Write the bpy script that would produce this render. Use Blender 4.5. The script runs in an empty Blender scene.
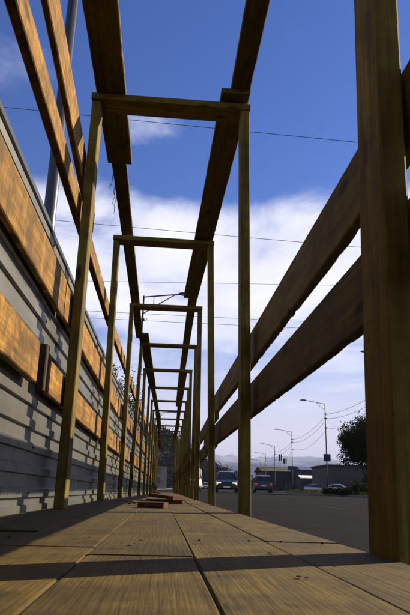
import bpy, math, random
import numpy as np
from mathutils import Vector, Matrix

random.seed(7)
rng = np.random.default_rng(11)
scene = bpy.context.scene
COL = scene.collection

# ------------------------------------------------------------------ camera
F_PX, PITCH, YAW, ROLL, CAM_Z = 604.4, 0.2961, 0.0612, 0.0261, 0.0918
cam_d = bpy.data.cameras.new('camera')
cam_d.sensor_fit = 'VERTICAL'
cam_d.sensor_height = 22.2
cam_d.sensor_width = 14.8
cam_d.lens = F_PX / 615.0 * 22.2
cam_d.clip_start = 0.02
cam_d.clip_end = 60000
cam_d.dof.use_dof = True
cam_d.dof.focus_distance = 6.0
cam_d.dof.aperture_fstop = 20.0
cam = bpy.data.objects.new('camera', cam_d)
COL.objects.link(cam)
_f = Vector((math.sin(YAW) * math.cos(PITCH), math.cos(YAW) * math.cos(PITCH), math.sin(PITCH)))
_r = Vector((math.cos(YAW), -math.sin(YAW), 0))
_u = _r.cross(_f)
_r2 = _r * math.cos(ROLL) + _u * math.sin(ROLL)
_u2 = -_r * math.sin(ROLL) + _u * math.cos(ROLL)
_m = Matrix((_r2, _u2, -_f)).transposed().to_4x4()
_m.translation = Vector((0, 0, CAM_Z))
cam.matrix_world = _m
scene.camera = cam

# ------------------------------------------------------------------ light
SUN_AZ = math.radians(62.4)      # from +Y towards +X
SUN_EL = math.radians(31.0)
world = bpy.data.worlds.new('World')
scene.world = world
world.use_nodes = True
wn, wl = world.node_tree.nodes, world.node_tree.links
wn.clear()


def wnode(t, **k):
    n = wn.new(t)
    for a, b in k.items():
        setattr(n, a, b)
    return n


def wmath(op, a, b=None, c=None, clamp=False):
    n = wnode('ShaderNodeMath', operation=op, use_clamp=clamp)
    for i, v in enumerate((a, b, c)):
        if v is None:
            continue
        if isinstance(v, (int, float)):
            n.inputs[i].default_value = v
        else:
            wl.new(v, n.inputs[i])
    return n.outputs[0]


def wrange(v, a, b, c, d, smooth=True):
    n = wnode('ShaderNodeMapRange', interpolation_type='SMOOTHSTEP' if smooth else 'LINEAR')
    wl.new(v, n.inputs['Value'])
    for k, x in (('From Min', a), ('From Max', b), ('To Min', c), ('To Max', d)):
        n.inputs[k].default_value = x
    return n.outputs[0]


sky = wnode('ShaderNodeTexSky', sky_type='NISHITA')
sky.sun_disc = False
sky.sun_elevation = SUN_EL
sky.sun_rotation = SUN_AZ
sky.altitude = 200
sky.air_density = 1.0
sky.dust_density = 0.15
sky.ozone_density = 3.0
tc = wnode('ShaderNodeTexCoord')
sep = wnode('ShaderNodeSeparateXYZ')
wl.new(tc.outputs['Generated'], sep.inputs[0])
zc = wmath('MAXIMUM', sep.outputs['Z'], 0.015)
px = wmath('DIVIDE', sep.outputs['X'], zc)
py = wmath('DIVIDE', sep.outputs['Y'], zc)
rad = wmath('SQRT', wmath('ADD', wmath('MULTIPLY', px, px), wmath('MULTIPLY', py, py)))
comb = wnode('ShaderNodeCombineXYZ')
wl.new(px, comb.inputs[0])
wl.new(wmath('MULTIPLY', py, 0.8), comb.inputs[1])
comb.inputs[2].default_value = 3.3
n1 = wnode('ShaderNodeTexNoise')
n1.inputs['Scale'].default_value = 1.5
n1.inputs['Detail'].default_value = 10
n1.inputs['Roughness'].default_value = 0.6
n1.inputs['Distortion'].default_value = 0.3
wl.new(comb.outputs[0], n1.inputs['Vector'])
n2 = wnode('ShaderNodeTexNoise')
n2.inputs['Scale'].default_value = 0.35
n2.inputs['Detail'].default_value = 3
wl.new(comb.outputs[0], n2.inputs['Vector'])
# a bank of thin cloud lies all around the lower sky, the zenith is clear
bank_in = wrange(rad, 1.70, 2.18, -0.16, 0.34)
bank_out = wrange(rad, 3.0, 4.6, 0.0, -0.26)
def puff(cx, cy, sx, sy, amt):
    a, b_ = wmath('DIVIDE', wmath('SUBTRACT', px, cx), sx), wmath('DIVIDE', wmath('SUBTRACT', py, cy), sy)
    return wrange(wmath('ADD', wmath('MULTIPLY', a, a), wmath('MULTIPLY', b_, b_)), 0.0, 1.0, amt, 0.0)


bank_in = wmath('ADD', bank_in, wmath('ADD', puff(-0.10, 1.55, 0.20, 0.17, 0.175), puff(-0.36, 1.57, 0.16, 0.09, 0.11)))
cov = wmath('ADD', wmath('ADD', n1.outputs[0], bank_in),
            wmath('ADD', bank_out, wmath('MULTIPLY', wmath('SUBTRACT', n2.outputs[0], 0.5), 0.35)))
mask = wrange(cov, 0.46, 0.74, 0.0, 0.96)
lowhaze = wrange(sep.outputs['Z'], 0.05, 0.31, 1.0, 0.0)
cloudcol = wnode('ShaderNodeMixRGB')
cloudcol.inputs[1].default_value = (6.0, 6.2, 7.8, 1)
cloudcol.inputs[2].default_value = (8.4, 8.3, 9.0, 1)
wl.new(wrange(cov, 0.55, 0.95, 0.0, 1.0), cloudcol.inputs[0])
hz = wnode('ShaderNodeMixRGB')
wl.new(wmath('MULTIPLY', lowhaze, 0.97), hz.inputs[0])
hs = wnode('ShaderNodeHueSaturation')
hs.inputs['Saturation'].default_value = 1.24
hs.inputs['Hue'].default_value = 0.521
hs.inputs['Value'].default_value = 1.06
wl.new(sky.outputs[0], hs.inputs['Color'])
wl.new(hs.outputs[0], hz.inputs[1])
hz.inputs[2].default_value = (6.9, 6.3, 7.2, 1)
mx = wnode('ShaderNodeMixRGB')
wl.new(wmath('MULTIPLY', mask, wmath('SUBTRACT', 1.0, wmath('MULTIPLY', lowhaze, 0.85))), mx.inputs[0])
wl.new(hz.outputs[0], mx.inputs[1])
wl.new(cloudcol.outputs[0], mx.inputs[2])
bg = wnode('ShaderNodeBackground')
bg.inputs['Strength'].default_value = 0.065
wl.new(mx.outputs[0], bg.inputs[0])
wo = wnode('ShaderNodeOutputWorld')
wl.new(bg.outputs[0], wo.inputs[0])

sun_d = bpy.data.lights.new('sun', 'SUN')
sun_d.energy = 5.0
sun_d.angle = math.radians(0.5)
sun_d.color = (1.0, 0.81, 0.56)
sun = bpy.data.objects.new('sun', sun_d)
COL.objects.link(sun)
SUN_DIR = Vector((math.sin(SUN_AZ) * math.cos(SUN_EL), math.cos(SUN_AZ) * math.cos(SUN_EL), math.sin(SUN_EL)))
sun.rotation_euler = SUN_DIR.to_track_quat('Z', 'Y').to_euler()
sun.location = SUN_DIR * 60

scene.view_settings.view_transform = 'Standard'
scene.view_settings.look = 'None'
scene.view_settings.gamma = 1.0
scene.view_settings.exposure = 1.0
scene.view_settings.use_curve_mapping = False
scene.render.engine = 'CYCLES'
scene.cycles.use_denoising = True
scene.cycles.max_bounces = 6
scene.cycles.diffuse_bounces = 3
scene.cycles.volume_bounces = 0


# ------------------------------------------------------------------ materials
class NT:
    """small helper around a material's node tree"""

    def __init__(self, name):
        self.m = bpy.data.materials.new(name)
        self.m.use_nodes = True
        self.n, self.l = self.m.node_tree.nodes, self.m.node_tree.links
        self.b = self.n['Principled BSDF']

    def node(self, t, **k):
        x = self.n.new(t)
        for a, b in k.items():
            setattr(x, a, b)
        return x

    def put(self, sock, v):
        if v is None:
            return
        if hasattr(v, 'is_output'):
            self.l.new(v, sock)
        else:
            sock.default_value = v

    def coord(self, kind='Object', scale=(1, 1, 1), rand=False):
        t = self.node('ShaderNodeTexCoord')
        v = t.outputs[kind]
        if rand:
            oi = self.node('ShaderNodeObjectInfo')
            mm = self.node('ShaderNodeMath', operation='MULTIPLY')
            self.l.new(oi.outputs['Random'], mm.inputs[0])
            mm.inputs[1].default_value = 37.0
            ad = self.node('ShaderNodeVectorMath', operation='ADD')
            self.l.new(v, ad.inputs[0])
            self.l.new(mm.outputs[0], ad.inputs[1])
            v = ad.outputs[0]
        mp = self.node('ShaderNodeMapping')
        mp.inputs['Scale'].default_value = scale
        self.l.new(v, mp.inputs[0])
        return mp.outputs[0]

    def noise(self, vec, scale, detail=5, rough=0.55, dist=0.0):
        x = self.node('ShaderNodeTexNoise')
        self.l.new(vec, x.inputs['Vector'])
        x.inputs['Scale'].default_value = scale
        x.inputs['Detail'].default_value = detail
        x.inputs['Roughness'].default_value = rough
        x.inputs['Distortion'].default_value = dist
        return x.outputs[0]

    def ramp(self, fac, stops):
        x = self.node('ShaderNodeValToRGB')
        e = x.color_ramp.elements
        while len(e) < len(stops):
            e.new(0.5)
        for i, (p, c) in enumerate(stops):
            e[i].position = p
            e[i].color = (c[0], c[1], c[2], 1) if not isinstance(c, (int, float)) else (c, c, c, 1)
        self.l.new(fac, x.inputs[0])
        return x.outputs[0]

    def mix(self, fac, a, b, mode='MIX'):
        x = self.node('ShaderNodeMixRGB', blend_type=mode)
        self.put(x.inputs[0], fac)
        self.put(x.inputs[1], a if hasattr(a, 'is_output') else (*a[:3], 1))
        self.put(x.inputs[2], b if hasattr(b, 'is_output') else (*b[:3], 1))
        return x.outputs[0]

    def math(self, op, a, b=None):
        x = self.node('ShaderNodeMath', operation=op)
        self.put(x.inputs[0], a)
        if b is not None:
            self.put(x.inputs[1], b)
        return x.outputs[0]

    def bump(self, h, strength=0.3, dist=0.01):
        x = self.node('ShaderNodeBump')
        x.inputs['Strength'].default_value = strength
        x.inputs['Distance'].default_value = dist
        self.l.new(h, x.inputs['Height'])
        self.l.new(x.outputs[0], self.b.inputs['Normal'])

    def set(self, color=None, rough=None, metal=None, spec=None, emit=None, estr=None, trans=None):
        self.put(self.b.inputs['Base Color'], color if (color is None or hasattr(color, 'is_output')) else (*color[:3], 1))
        self.put(self.b.inputs['Roughness'], rough)
        self.put(self.b.inputs['Metallic'], metal)
        self.put(self.b.inputs['Specular IOR Level'], spec)
        if emit:
            self.b.inputs['Emission Color'].default_value = (*emit, 1)
            self.b.inputs['Emission Strength'].default_value = estr
        return self.m


def wood_mat(name, dark, mid, light, stain, stain_amt, bump=0.5, streak=0.0, dust=0.0, sawn=1.0):
    t = NT(name)
    v = t.coord('Object', (1, 1, 1), rand=True)
    vs = t.coord('Object', (1.0, 14, 14), rand=True)
    grain = t.noise(vs, 2.6, 6, 0.6, 0.6)
    fine = t.noise(t.coord('Object', (3.0, 90, 90), rand=True), 2.0, 3, 0.6)
    c = t.ramp(grain, [(0.28, dark), (0.5, mid), (0.72, light)])
    c = t.mix(t.ramp(fine, [(0.35, 0.0), (0.7, 0.35 * (0.4 if dust else 1))]), c, dark)
    # sharp year-ring lines
    ring = t.noise(t.coord('Object', (1.1, 46, 46), rand=True), 1.7, 8, 0.7, 0.9)
    c = t.mix(t.ramp(ring, [(0.50, 0.0), (0.60, 0.30 if dust else 0.5)]), c, dark)
    # saw marks across the board
    saw = t.noise(t.coord('Object', (60, 3, 3), rand=True), 1.6, 2, 0.5)
    c = t.mix(t.ramp(saw, [(0.35, 0.10 * sawn), (0.6, 0.0)]), c, dark)
    # knots
    vo = t.node('ShaderNodeTexVoronoi', feature='F1')
    t.l.new(t.coord('Object', (2.2, 6.5, 6.5), rand=True), vo.inputs['Vector'])
    vo.inputs['Scale'].default_value = 1.25
    kn = t.ramp(vo.outputs['Distance'], [(0.09, 1.0), (0.17, 0.0)])
    c = t.mix(kn, c, (dark[0] * .35, dark[1] * .3, dark[2] * .3))
    # weather stains and grime
    st = t.ramp(t.noise(v, 5.5, 7, 0.68, 0.4), [(0.46, 0.0), (0.66, stain_amt)])
    c = t.mix(st, c, stain)
    if streak:   # water and resin streaks running across the board
        sk = t.noise(t.coord('Object', (5.5, 1.7, 1.7), rand=True), 1.6, 7, 0.7, 1.6)
        c = t.mix(t.ramp(sk, [(0.46, 0.0), (0.70, streak)]), c, (stain[0] * 1.5, stain[1] * 1.4, stain[2] * 1.2))
        c = t.mix(t.ramp(sk, [(0.28, 0.45), (0.42, 0.0)]), c, (min(1, light[0] * 1.25), light[1] * 1.3, light[2] * 1.5))
    sp = t.ramp(t.noise(v, 38, 3, 0.5), [(0.64, 0.0), (0.72, 0.55)])
    c = t.mix(sp, c, stain)
    if dust:
        d1 = t.noise(v, 14, 8, 0.72, 0.3)
        c = t.mix(t.ramp(d1, [(0.40, 0.0), (0.66, dust)]), c, (light[0] * 1.25, light[1] * 1.25, light[2] * 1.3))
        d2 = t.noise(v, 160, 3, 0.6)
        c = t.mix(t.ramp(d2, [(0.54, 0.0), (0.70, 0.6)]), c, stain)
        d3 = t.noise(v, 3.2, 5, 0.6, 0.8)
        c = t.mix(t.ramp(d3, [(0.50, 0.0), (0.66, 0.55)]), c, stain)
    oi = t.node('ShaderNodeObjectInfo')
    tint = t.ramp(oi.outputs['Random'], [(0.0, (0.74, 0.72, 0.70)), (0.5, (0.95, 0.93, 0.9)), (1.0, (1.1, 1.04, 0.98))])
    c = t.mix(1.0, c, tint, 'MULTIPLY')
    h = t.math('ADD', t.math('MULTIPLY', grain, 0.6), t.math('ADD', t.math('MULTIPLY', fine, 0.5), t.math('MULTIPLY', saw, 0.5 * sawn)))
    t.bump(h, bump, 0.004)
    return t.set(c, 0.82, 0, 0.25)


M = {}
M['wood'] = wood_mat('sawn_timber', (0.0658, 0.0462, 0.0062), (0.1392, 0.1087, 0.0150), (0.2118, 0.1714, 0.0263), (0.0283, 0.0231, 0.0062), 0.55)
M['wood_pale'] = wood_mat('pale_sawn_board', (0.1242, 0.0593, 0.0088), (0.3128, 0.1690, 0.0272), (0.4784, 0.2831, 0.0528), (0.0460, 0.0288, 0.0112), 0.85, 0.6, 0.95)
M['wood_old'] = wood_mat('grey_old_timber', (0.0507, 0.0378, 0.0065), (0.1120, 0.0890, 0.0152), (0.1733, 0.1398, 0.0265), (0.0267, 0.0218, 0.0065), 0.6)
M['plank'] = wood_mat('deck_plank_wood', (0.0318, 0.0216, 0.0024), (0.0655, 0.0450, 0.0048), (0.1010, 0.0700, 0.0082), (0.0132, 0.0091, 0.0011), 0.85, 0.9, 0.0, 0.6, 0.1)
M['bark'] = wood_mat('bark', (0.0210, 0.0140, 0.0084), (0.0490, 0.0315, 0.0154), (0.0700, 0.0455, 0.0245), (0.0140, 0.0105, 0.0070), 0.5, 1.0)
M['red_wood'] = wood_mat('red_brown_offcut', (0.042, 0.015, 0.007), (0.088, 0.038, 0.016), (0.16, 0.085, 0.036), (0.028, 0.013, 0.008), 0.5)


def sheet_mat():
    t = NT('galvanised_sheet')
    v = t.coord('Object', (1, 1, 1), rand=True)
    big = t.noise(v, 2.2, 5, 0.6)
    c = t.ramp(big, [(0.3, (0.092, 0.094, 0.083)), (0.7, (0.155, 0.156, 0.138))])
    streak = t.noise(t.coord('Object', (10, 10, 0.9), rand=True), 2.0, 5, 0.65)
    c = t.mix(t.ramp(streak, [(0.48, 0.0), (0.72, 0.75)]), c, (0.085, 0.062, 0.036))
    dots = t.noise(v, 60, 2, 0.5)
    c = t.mix(t.ramp(dots, [(0.68, 0.0), (0.75, 0.6)]), c, (0.12, 0.10, 0.07))
    oi = t.node('ShaderNodeObjectInfo')
    c = t.mix(1.0, c, t.ramp(oi.outputs['Random'], [(0, (0.70, 0.75, 0.85)), (0.5, (0.95, 0.97, 0.97)), (1, (1.05, 1.03, 0.95))]), 'MULTIPLY')
    t.bump(t.math('ADD', big, t.math('MULTIPLY', dots, 0.1)), 0.25, 0.01)
    return t.set(c, t.ramp(streak, [(0.3, 0.34), (0.8, 0.60)]), 0.30, 0.45)


M['sheet'] = sheet_mat()


def simple(name, col, rough=0.6, metal=0.0, var=0.25, scale=4.0, bump=0.0, rand=True, spec=0.4, bscale=None):
    t = NT(name)
    v = t.coord('Object', (1, 1, 1), rand=rand)
    n = t.noise(v, scale, 6, 0.6)
    c = t.ramp(n, [(0.25, tuple(x * (1 - var) for x in col)), (0.75, tuple(min(1, x * (1 + var)) for x in col))])
    if bump:
        t.bump(t.noise(v, bscale or scale * 6, 4, 0.6), bump, 0.02)
    return t.set(c, rough, metal, spec)


M['galv'] = simple('galvanised_steel', (0.075, 0.078, 0.085), 0.32, 0.35, 0.12, 9)
M['dark_steel'] = simple('dark_steel', (0.0252, 0.0252, 0.0273), 0.5, 0.4, 0.2, 9)
M['lamp_steel'] = simple('lamp_steel', (0.0360, 0.0360, 0.0372), 0.5, 0.4, 0.2, 3)
M['cable'] = simple('cable', (0.02, 0.02, 0.022), 0.6)
M['blue_sign'] = simple('blue_sign_paint', (0.0070, 0.0175, 0.0700), 0.45, 0, 0.1)
M['ground'] = simple('dry_soil', (0.0840, 0.0720, 0.0510), 0.95, 0, 0.35, 0.6, 0.4, bscale=8)
M['kerb'] = simple('kerb_concrete', (0.0900, 0.0870, 0.0810), 0.9, 0, 0.25, 3, 0.3)
M['marking'] = simple('road_paint', (0.026, 0.026, 0.025), 1.0, 0, 0.5, 9, spec=0.02)
M['verge'] = simple('verge_turf', (0.0270, 0.0390, 0.0120), 0.95, 0, 0.4, 1.2, 0.8, bscale=9)
M['facade_beige'] = simple('beige_render', (0.2070, 0.1800, 0.1395), 0.9, 0, 0.15, 1.0)
M['facade_grey'] = simple('grey_cladding', (0.0320, 0.0320, 0.0340), 0.75, 0, 0.15, 0.6)
M['facade_dark'] = simple('dark_render', (0.0340, 0.0320, 0.0300), 0.9, 0, 0.2, 0.8)
M['roof_dark'] = simple('dark_roof_felt', (0.0231, 0.0218, 0.0210), 0.9, 0, 0.2, 1)
M['roof_blue'] = simple('blue_metal_roof', (0.0270, 0.0510, 0.1440), 0.5, 0.1, 0.15, 1)
M['white_panel'] = simple('white_panel', (0.78, 0.78, 0.76), 0.5, 0, 0.05, 1)
M['glass'] = simple('dark_window_glass', (0.018, 0.022, 0.028), 0.08, 0, 0.1, 1, spec=0.6)
M['tyre'] = simple('tyre_rubber', (0.018, 0.018, 0.018), 0.9)
M['rim'] = simple('wheel_rim', (0.45, 0.45, 0.46), 0.3, 0.8, 0.1)
M['trim'] = simple('black_plastic_trim', (0.022, 0.022, 0.023), 0.6)
M['paint_charcoal'] = simple('charcoal_car_paint', (0.045, 0.047, 0.052), 0.25, 0.3, 0.05)
M['paint_black'] = simple('black_car_paint', (0.018, 0.018, 0.020), 0.25, 0.2, 0.05)
M['paint_silver'] = simple('silver_car_paint', (0.42, 0.43, 0.45), 0.3, 0.6, 0.05)
M['paint_white'] = simple('white_car_paint', (0.72, 0.72, 0.72), 0.3, 0.0, 0.04)
M['plate'] = simple('number_plate', (0.6, 0.6, 0.58), 0.5)
M['lamp_glass'] = simple('lamp_lens', (0.55, 0.55, 0.52), 0.15)


def emit_mat(name, col, e, s):
    t = NT(name)
    n = t.noise(t.coord('Object'), 6, 2)
    return t.set(t.ramp(n, [(0.2, tuple(x * .9 for x in col)), (0.8, col)]), 0.2, 0, 0.5, e, s)


M['headlight_on'] = emit_mat('headlight_lit', (0.8, 0.75, 0.6), (1.0, 0.66, 0.30), 0.6)
M['tail_on'] = emit_mat('tail_light_lit', (0.5, 0.02, 0.015), (1.0, 0.05, 0.02), 0.2)


def leaf_mat(name, a, b, trans=0.35):
    t = NT(name)
    v = t.coord('Object')
    n = t.noise(v, 1.7, 4, 0.6)
    n2 = t.noise(v, 23, 2, 0.5)
    c = t.mix(t.ramp(n2, [(0.35, 0.0), (0.65, 0.6)]), t.ramp(n, [(0.3, a), (0.7, b)]), b)
    m = t.set(c, 0.85, 0, 0.06)
    tr = t.node('ShaderNodeBsdfTranslucent')
    t.l.new(c, tr.inputs[0])
    mixs = t.node('ShaderNodeMixShader')
    mixs.inputs[0].default_value = trans
    t.l.new(t.b.outputs[0], mixs.inputs[1])
    t.l.new(tr.outputs[0], mixs.inputs[2])
    t.l.new(mixs.outputs[0], t.n['Material Output'].inputs['Surface'])
    return m


M['leaf_dark'] = leaf_mat('dark_tree_leaves', (0.0108, 0.0168, 0.0048), (0.0270, 0.0372, 0.0096), 0.2)
M['leaf_light'] = leaf_mat('light_shrub_leaves', (0.0270, 0.0390, 0.0120), (0.0600, 0.0750, 0.0210), 0.35)
M['leaf_hill'] = leaf_mat('hill_woodland_leaves', (0.005, 0.008, 0.003), (0.011, 0.014, 0.006), 0.05)
M['grass'] = leaf_mat('verge_grass', (0.0270, 0.0360, 0.0090), (0.0600, 0.0690, 0.0180), 0.3)


def asphalt():
    t = NT('asphalt')
    v = t.coord('Object')
    big = t.noise(v, 0.5, 5, 0.6)
    sp = t.noise(v, 140, 2, 0.7)
    c = t.ramp(big, [(0.3, (0.009, 0.0096, 0.0112)), (0.7, (0.014, 0.0148, 0.0170))])
    c = t.mix(t.ramp(sp, [(0.5, 0.0), (0.72, 0.8)]), c, (0.042, 0.044, 0.050))
    c = t.mix(t.ramp(t.noise(v, 38, 4, 0.7), [(0.46, 0.0), (0.66, 0.7)]), c, (0.028, 0.0295, 0.034))
    c = t.mix(t.ramp(t.noise(v, 1.7, 6, 0.65, 0.6), [(0.50, 0.0), (0.62, 0.5)]), c, (0.009, 0.009, 0.010))
    wear = t.noise(t.coord('Object', (0.6, 0.04, 1)), 1.0, 4, 0.6)
    c = t.mix(t.ramp(wear, [(0.45, 0.0), (0.7, 0.5)]), c, (0.016, 0.0165, 0.019))
    t.bump(sp, 0.9, 0.006)
    return t.set(c, 1.0, 0, 0.02)


M['asphalt'] = asphalt()


def mountain_mat():
    t = NT('mountain_rock_and_snow')
    g = t.node('ShaderNodeNewGeometry')
    s = t.node('ShaderNodeSeparateXYZ')
    t.l.new(g.outputs['Position'], s.inputs[0])
    n = t.noise(t.coord('Object', (1, 1, 1)), 0.006, 7, 0.65)
    zz = t.math('ADD', s.outputs['Z'], t.math('MULTIPLY', t.math('SUBTRACT', n, 0.5), 210.0))
    f = t.math('DIVIDE', zz, 400.0)
    c = t.ramp(f, [(0.62, (0.016, 0.020, 0.028)), (0.80, (0.24, 0.26, 0.30))])
    return t.set(c, 0.95, 0, 0.1)


M['mountain'] = mountain_mat()


# ------------------------------------------------------------------ mesh helpers
def mesh_obj(name, verts, faces, mat, parent=None, smooth=False, loc=None, rot=None):
    me = bpy.data.meshes.new(name)
    me.from_pydata([tuple(map(float, v)) for v in verts], [], faces)
    if smooth:
        me.polygons.foreach_set('use_smooth', [True] * len(me.polygons))
    me.update()
    me.materials.append(mat)
    o = bpy.data.objects.new(name, me)
    COL.objects.link(o)
    if parent:
        o.parent = parent
    if loc:
        o.location = loc
    if rot:
        o.rotation_euler = rot
    return o


def link(name, me, parent=None, matrix=None):
    o = bpy.data.objects.new(name, me)
    COL.objects.link(o)
    if parent:
        o.parent = parent
    if matrix is not None:
        o.matrix_local = matrix
    return o


def empty(name, loc=(0, 0, 0), rotz=0.0):
    o = bpy.data.objects.new(name, None)
    o.empty_display_size = 0.3
    COL.objects.link(o)
    o.location = loc
    o.rotation_euler = (0, 0, rotz)
    return o


def tag(o, label=None, cat=None, group=None, kind=None):
    if label:
        o['label'] = label
    if cat:
        o['category'] = cat
    if group:
        o['group'] = group
    if kind:
        o['kind'] = kind
    return o


class MB:
    """collects verts and faces of one mesh"""

    def __init__(self):
        self.v, self.f = [], []

    def add(self, verts, faces):
        k = len(self.v)
        self.v += [tuple(v) for v in verts]
        self.f += [tuple(i + k for i in f) for f in faces]

    def box(self, x0, x1, y0, y1, z0, z1):
        self.add([(x0, y0, z0), (x1, y0, z0), (x1, y1, z0), (x0, y1, z0), (x0, y0, z1), (x1, y0, z1), (x1, y1, z1), (x0, y1, z1)],
                 [(0, 3, 2, 1), (4, 5, 6, 7), (0, 1, 5, 4), (1, 2, 6, 5), (2, 3, 7, 6), (3, 0, 4, 7)])

    def tube(self, pts, radii, n=8, cap=True):
        rings = []
        for i, p in enumerate(pts):
            p = Vector(p)
            a = Vector(pts[max(0, i - 1)])
            b = Vector(pts[min(len(pts) - 1, i + 1)])
            d = (b - a).normalized()
            h = Vector((0, 0, 1)) if abs(d.z) < 0.9 else Vector((1, 0, 0))
            s = d.cross(h).normalized()
            u = s.cross(d)
            r = radii[i] if isinstance(radii, (list, tuple)) else radii
            rings.append([p + (s * math.cos(2 * math.pi * k / n) + u * math.sin(2 * math.pi * k / n)) * r for k in range(n)])
        vs = [v for rg in rings for v in rg]
        fs = []
        for i in range(len(rings) - 1):
            for k in range(n):
                fs.append((i * n + k, i * n + (k + 1) % n, (i + 1) * n + (k + 1) % n, (i + 1) * n + k))
        if cap:
            fs.append(tuple(range(n))[::-1])
            fs.append(tuple((len(rings) - 1) * n + k for k in range(n)))
        self.add(vs, fs)

    def loft(self, rings):
        n = len(rings[0])
        vs = [v for r in rings for v in r]
        fs = []
        for i in range(len(rings) - 1):
            for k in range(n):
                fs.append((i * n + k, i * n + (k + 1) % n, (i + 1) * n + (k + 1) % n, (i + 1) * n + k))
        fs.append(tuple(range(n))[::-1])
        fs.append(tuple((len(rings) - 1) * n + k for k in range(n)))
        self.add(vs, fs)

    def obj(self, name, mat, parent=None, smooth=False, loc=None, rot=None):
        return mesh_obj(name, self.v, self.f, mat, parent, smooth, loc, rot)


def noise1(n, smooth, amp):
    """band-limited random walk along a board"""
    a = rng.normal(size=n + 2 * smooth + 1)
    k = np.ones(smooth) / smooth
    a = np.convolve(a, k, mode='same')[smooth:smooth + n]
    return a / (a.std() + 1e-6) * amp


def timber_mesh(name, L, w, t, mat, seg=None, amp=0.0015, wane=0.0, wane_side=-1, cham=0.004):
    """a sawn board: length on local X, width on local Y (w), thickness on local Z (t); long edges slightly
    uneven, one edge can be waney (ragged)"""
    seg = seg or max(2, int(L / 0.12))
    xs = np.linspace(-L / 2, L / 2, seg + 1)
    n = seg + 1
    dy0, dy1 = noise1(n, 2, amp * .35), noise1(n, 2, amp * .35)
    bow = np.sin(np.linspace(0, 3.1, n) * random.uniform(.7, 1.4)) * amp * random.uniform(-1, 1)
    cup = np.sin(np.linspace(0, 3.1, n) * random.uniform(.7, 1.4)) * amp * random.uniform(-1, 1)
    rag = np.zeros(n)
    if wane:
        # bark edge: fine teeth, stronger along some stretches
        step = max(1, int(0.45 / (L / seg)))
        env = np.clip(0.35 + noise1(n, step, 0.5), 0.04, 1.3)
        rag = (np.abs(rng.normal(size=n)) * 0.28 + np.maximum(0, noise1(n, 3, 0.35))) * wane * env + wane * 0.12 * np.clip(noise1(n, step, 0.6), 0, 1.5)
    rings = []
    for i in range(n):
        y0, y1 = -w / 2 + dy0[i], w / 2 + dy1[i]
        rz = 0
        if wane_side < 0:
            y0 += rag[i]
        else:
            y1 -= rag[i]
        z0, z1 = -t / 2 + cup[i] * 0.5, t / 2 + cup[i] * 0.5
        y0 += bow[i]
        y1 += bow[i]
        c = cham
        rings.append([(xs[i], y0 + c, z0), (xs[i], y1 - c, z0), (xs[i], y1, z0 + c), (xs[i], y1, z1 - c),
                      (xs[i], y1 - c, z1), (xs[i], y0 + c, z1), (xs[i], y0, z1 - c), (xs[i], y0, z0 + c)])
    b = MB()
    b.loft(rings)
    me = bpy.data.meshes.new(name)
    me.from_pydata([tuple(map(float, v)) for v in b.v], [], b.f)
    me.update()
    me.materials.append(mat)
    return me


def frame(p0, p1, wdir):
    """matrix with X from p0 to p1 and Y near wdir, origin in the middle"""
    p0, p1 = Vector(p0), Vector(p1)
    x = (p1 - p0).normalized()
    y = Vector(wdir)
    y = (y - x * y.dot(x)).normalized()
    z = x.cross(y)
    m = Matrix((x, y, z)).transposed().to_4x4()
    m.translation = (p0 + p1) / 2
    return m, (p1 - p0).length


def timber(name, p0, p1, wdir, w, t, mat, parent, **k):
    m, L = frame(p0, p1, wdir)
    return link(name, timber_mesh(name, L, w, t, mat, **k), parent, m)


def leaves_mesh(name, centres, size, mat, jitter=0.5, parent=None, loc=None, aspect=0.55):
    """one small folded leaf (2 quads) at every centre"""
    c = np.asarray(centres, float)
    n = len(c)
    a = rng.normal(size=(n, 3))
    a /= np.linalg.norm(a, axis=1)[:, None]
    b = rng.normal(size=(n, 3))
    b -= a * (a * b).sum(1)[:, None]
    b /= np.linalg.norm(b, axis=1)[:, None]
    nn = np.cross(a, b)
    s = size * (1 + jitter * (rng.random(n) - 0.5) * 2)
    A, B, N = a * s[:, None], b * (s * aspect)[:, None], nn * (s * 0.15)[:, None]
    v = np.stack([c - A * .5, c - A * .1 + B * .5 + N, c + A * .5, c - A * .1 - B * .5 + N], 1).reshape(-1, 3)
    me = bpy.data.meshes.new(name)
    me.vertices.add(4 * n)
    me.vertices.foreach_set('co', v.ravel())
    i = np.arange(n) * 4
    tri = np.stack([i, i + 1, i + 2, i, i + 2, i + 3], 1).ravel()
    me.loops.add(len(tri))
    me.loops.foreach_set('vertex_index', tri)
    me.polygons.add(2 * n)
    me.polygons.foreach_set('loop_start', np.arange(2 * n) * 3)
    me.polygons.foreach_set('loop_total', np.full(2 * n, 3))
    me.update(calc_edges=True)
    me.materials.append(mat)
    o = link(name, me, parent)
    if loc:
        o.location = loc
    return o


# ------------------------------------------------------------------ ground, road
VEER = 0.094                     # the road bears slightly right of the walkway


def gz(y):
    return -0.25 + 0.006 * min(max(y, -20.0), 190.0)


def sheet(name, rel0, rel1, ys, dz, mat, kind='structure', veer=True, parent=None):
    vs, fs = [], []
    for y in ys:
        off = VEER * y if veer else 0
        vs += [(rel0 + off, y, gz(y) + dz), (rel1 + off, y, gz(y) + dz)]
    for i in range(len(ys) - 1):
        fs.append((2 * i, 2 * i + 1, 2 * i + 3, 2 * i + 2))
    o = mesh_obj(name, vs, fs, mat, parent)
    if kind:
        o['kind'] = kind
    return o


sheet('ground', -9000, 9000, [-3000, -20, 190, 10500], 0.0, M['ground'], veer=False)
road = sheet('road', -7.0, 9.0, [-60, -20, 0, 60, 120, 190, 330], 0.006, M['asphalt'])


def dash(name, rel, y0, y1, w=0.14):
    return sheet(name, rel - w / 2, rel + w / 2, [y0, y1], 0.011, M['marking'], None, True, road)


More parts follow.
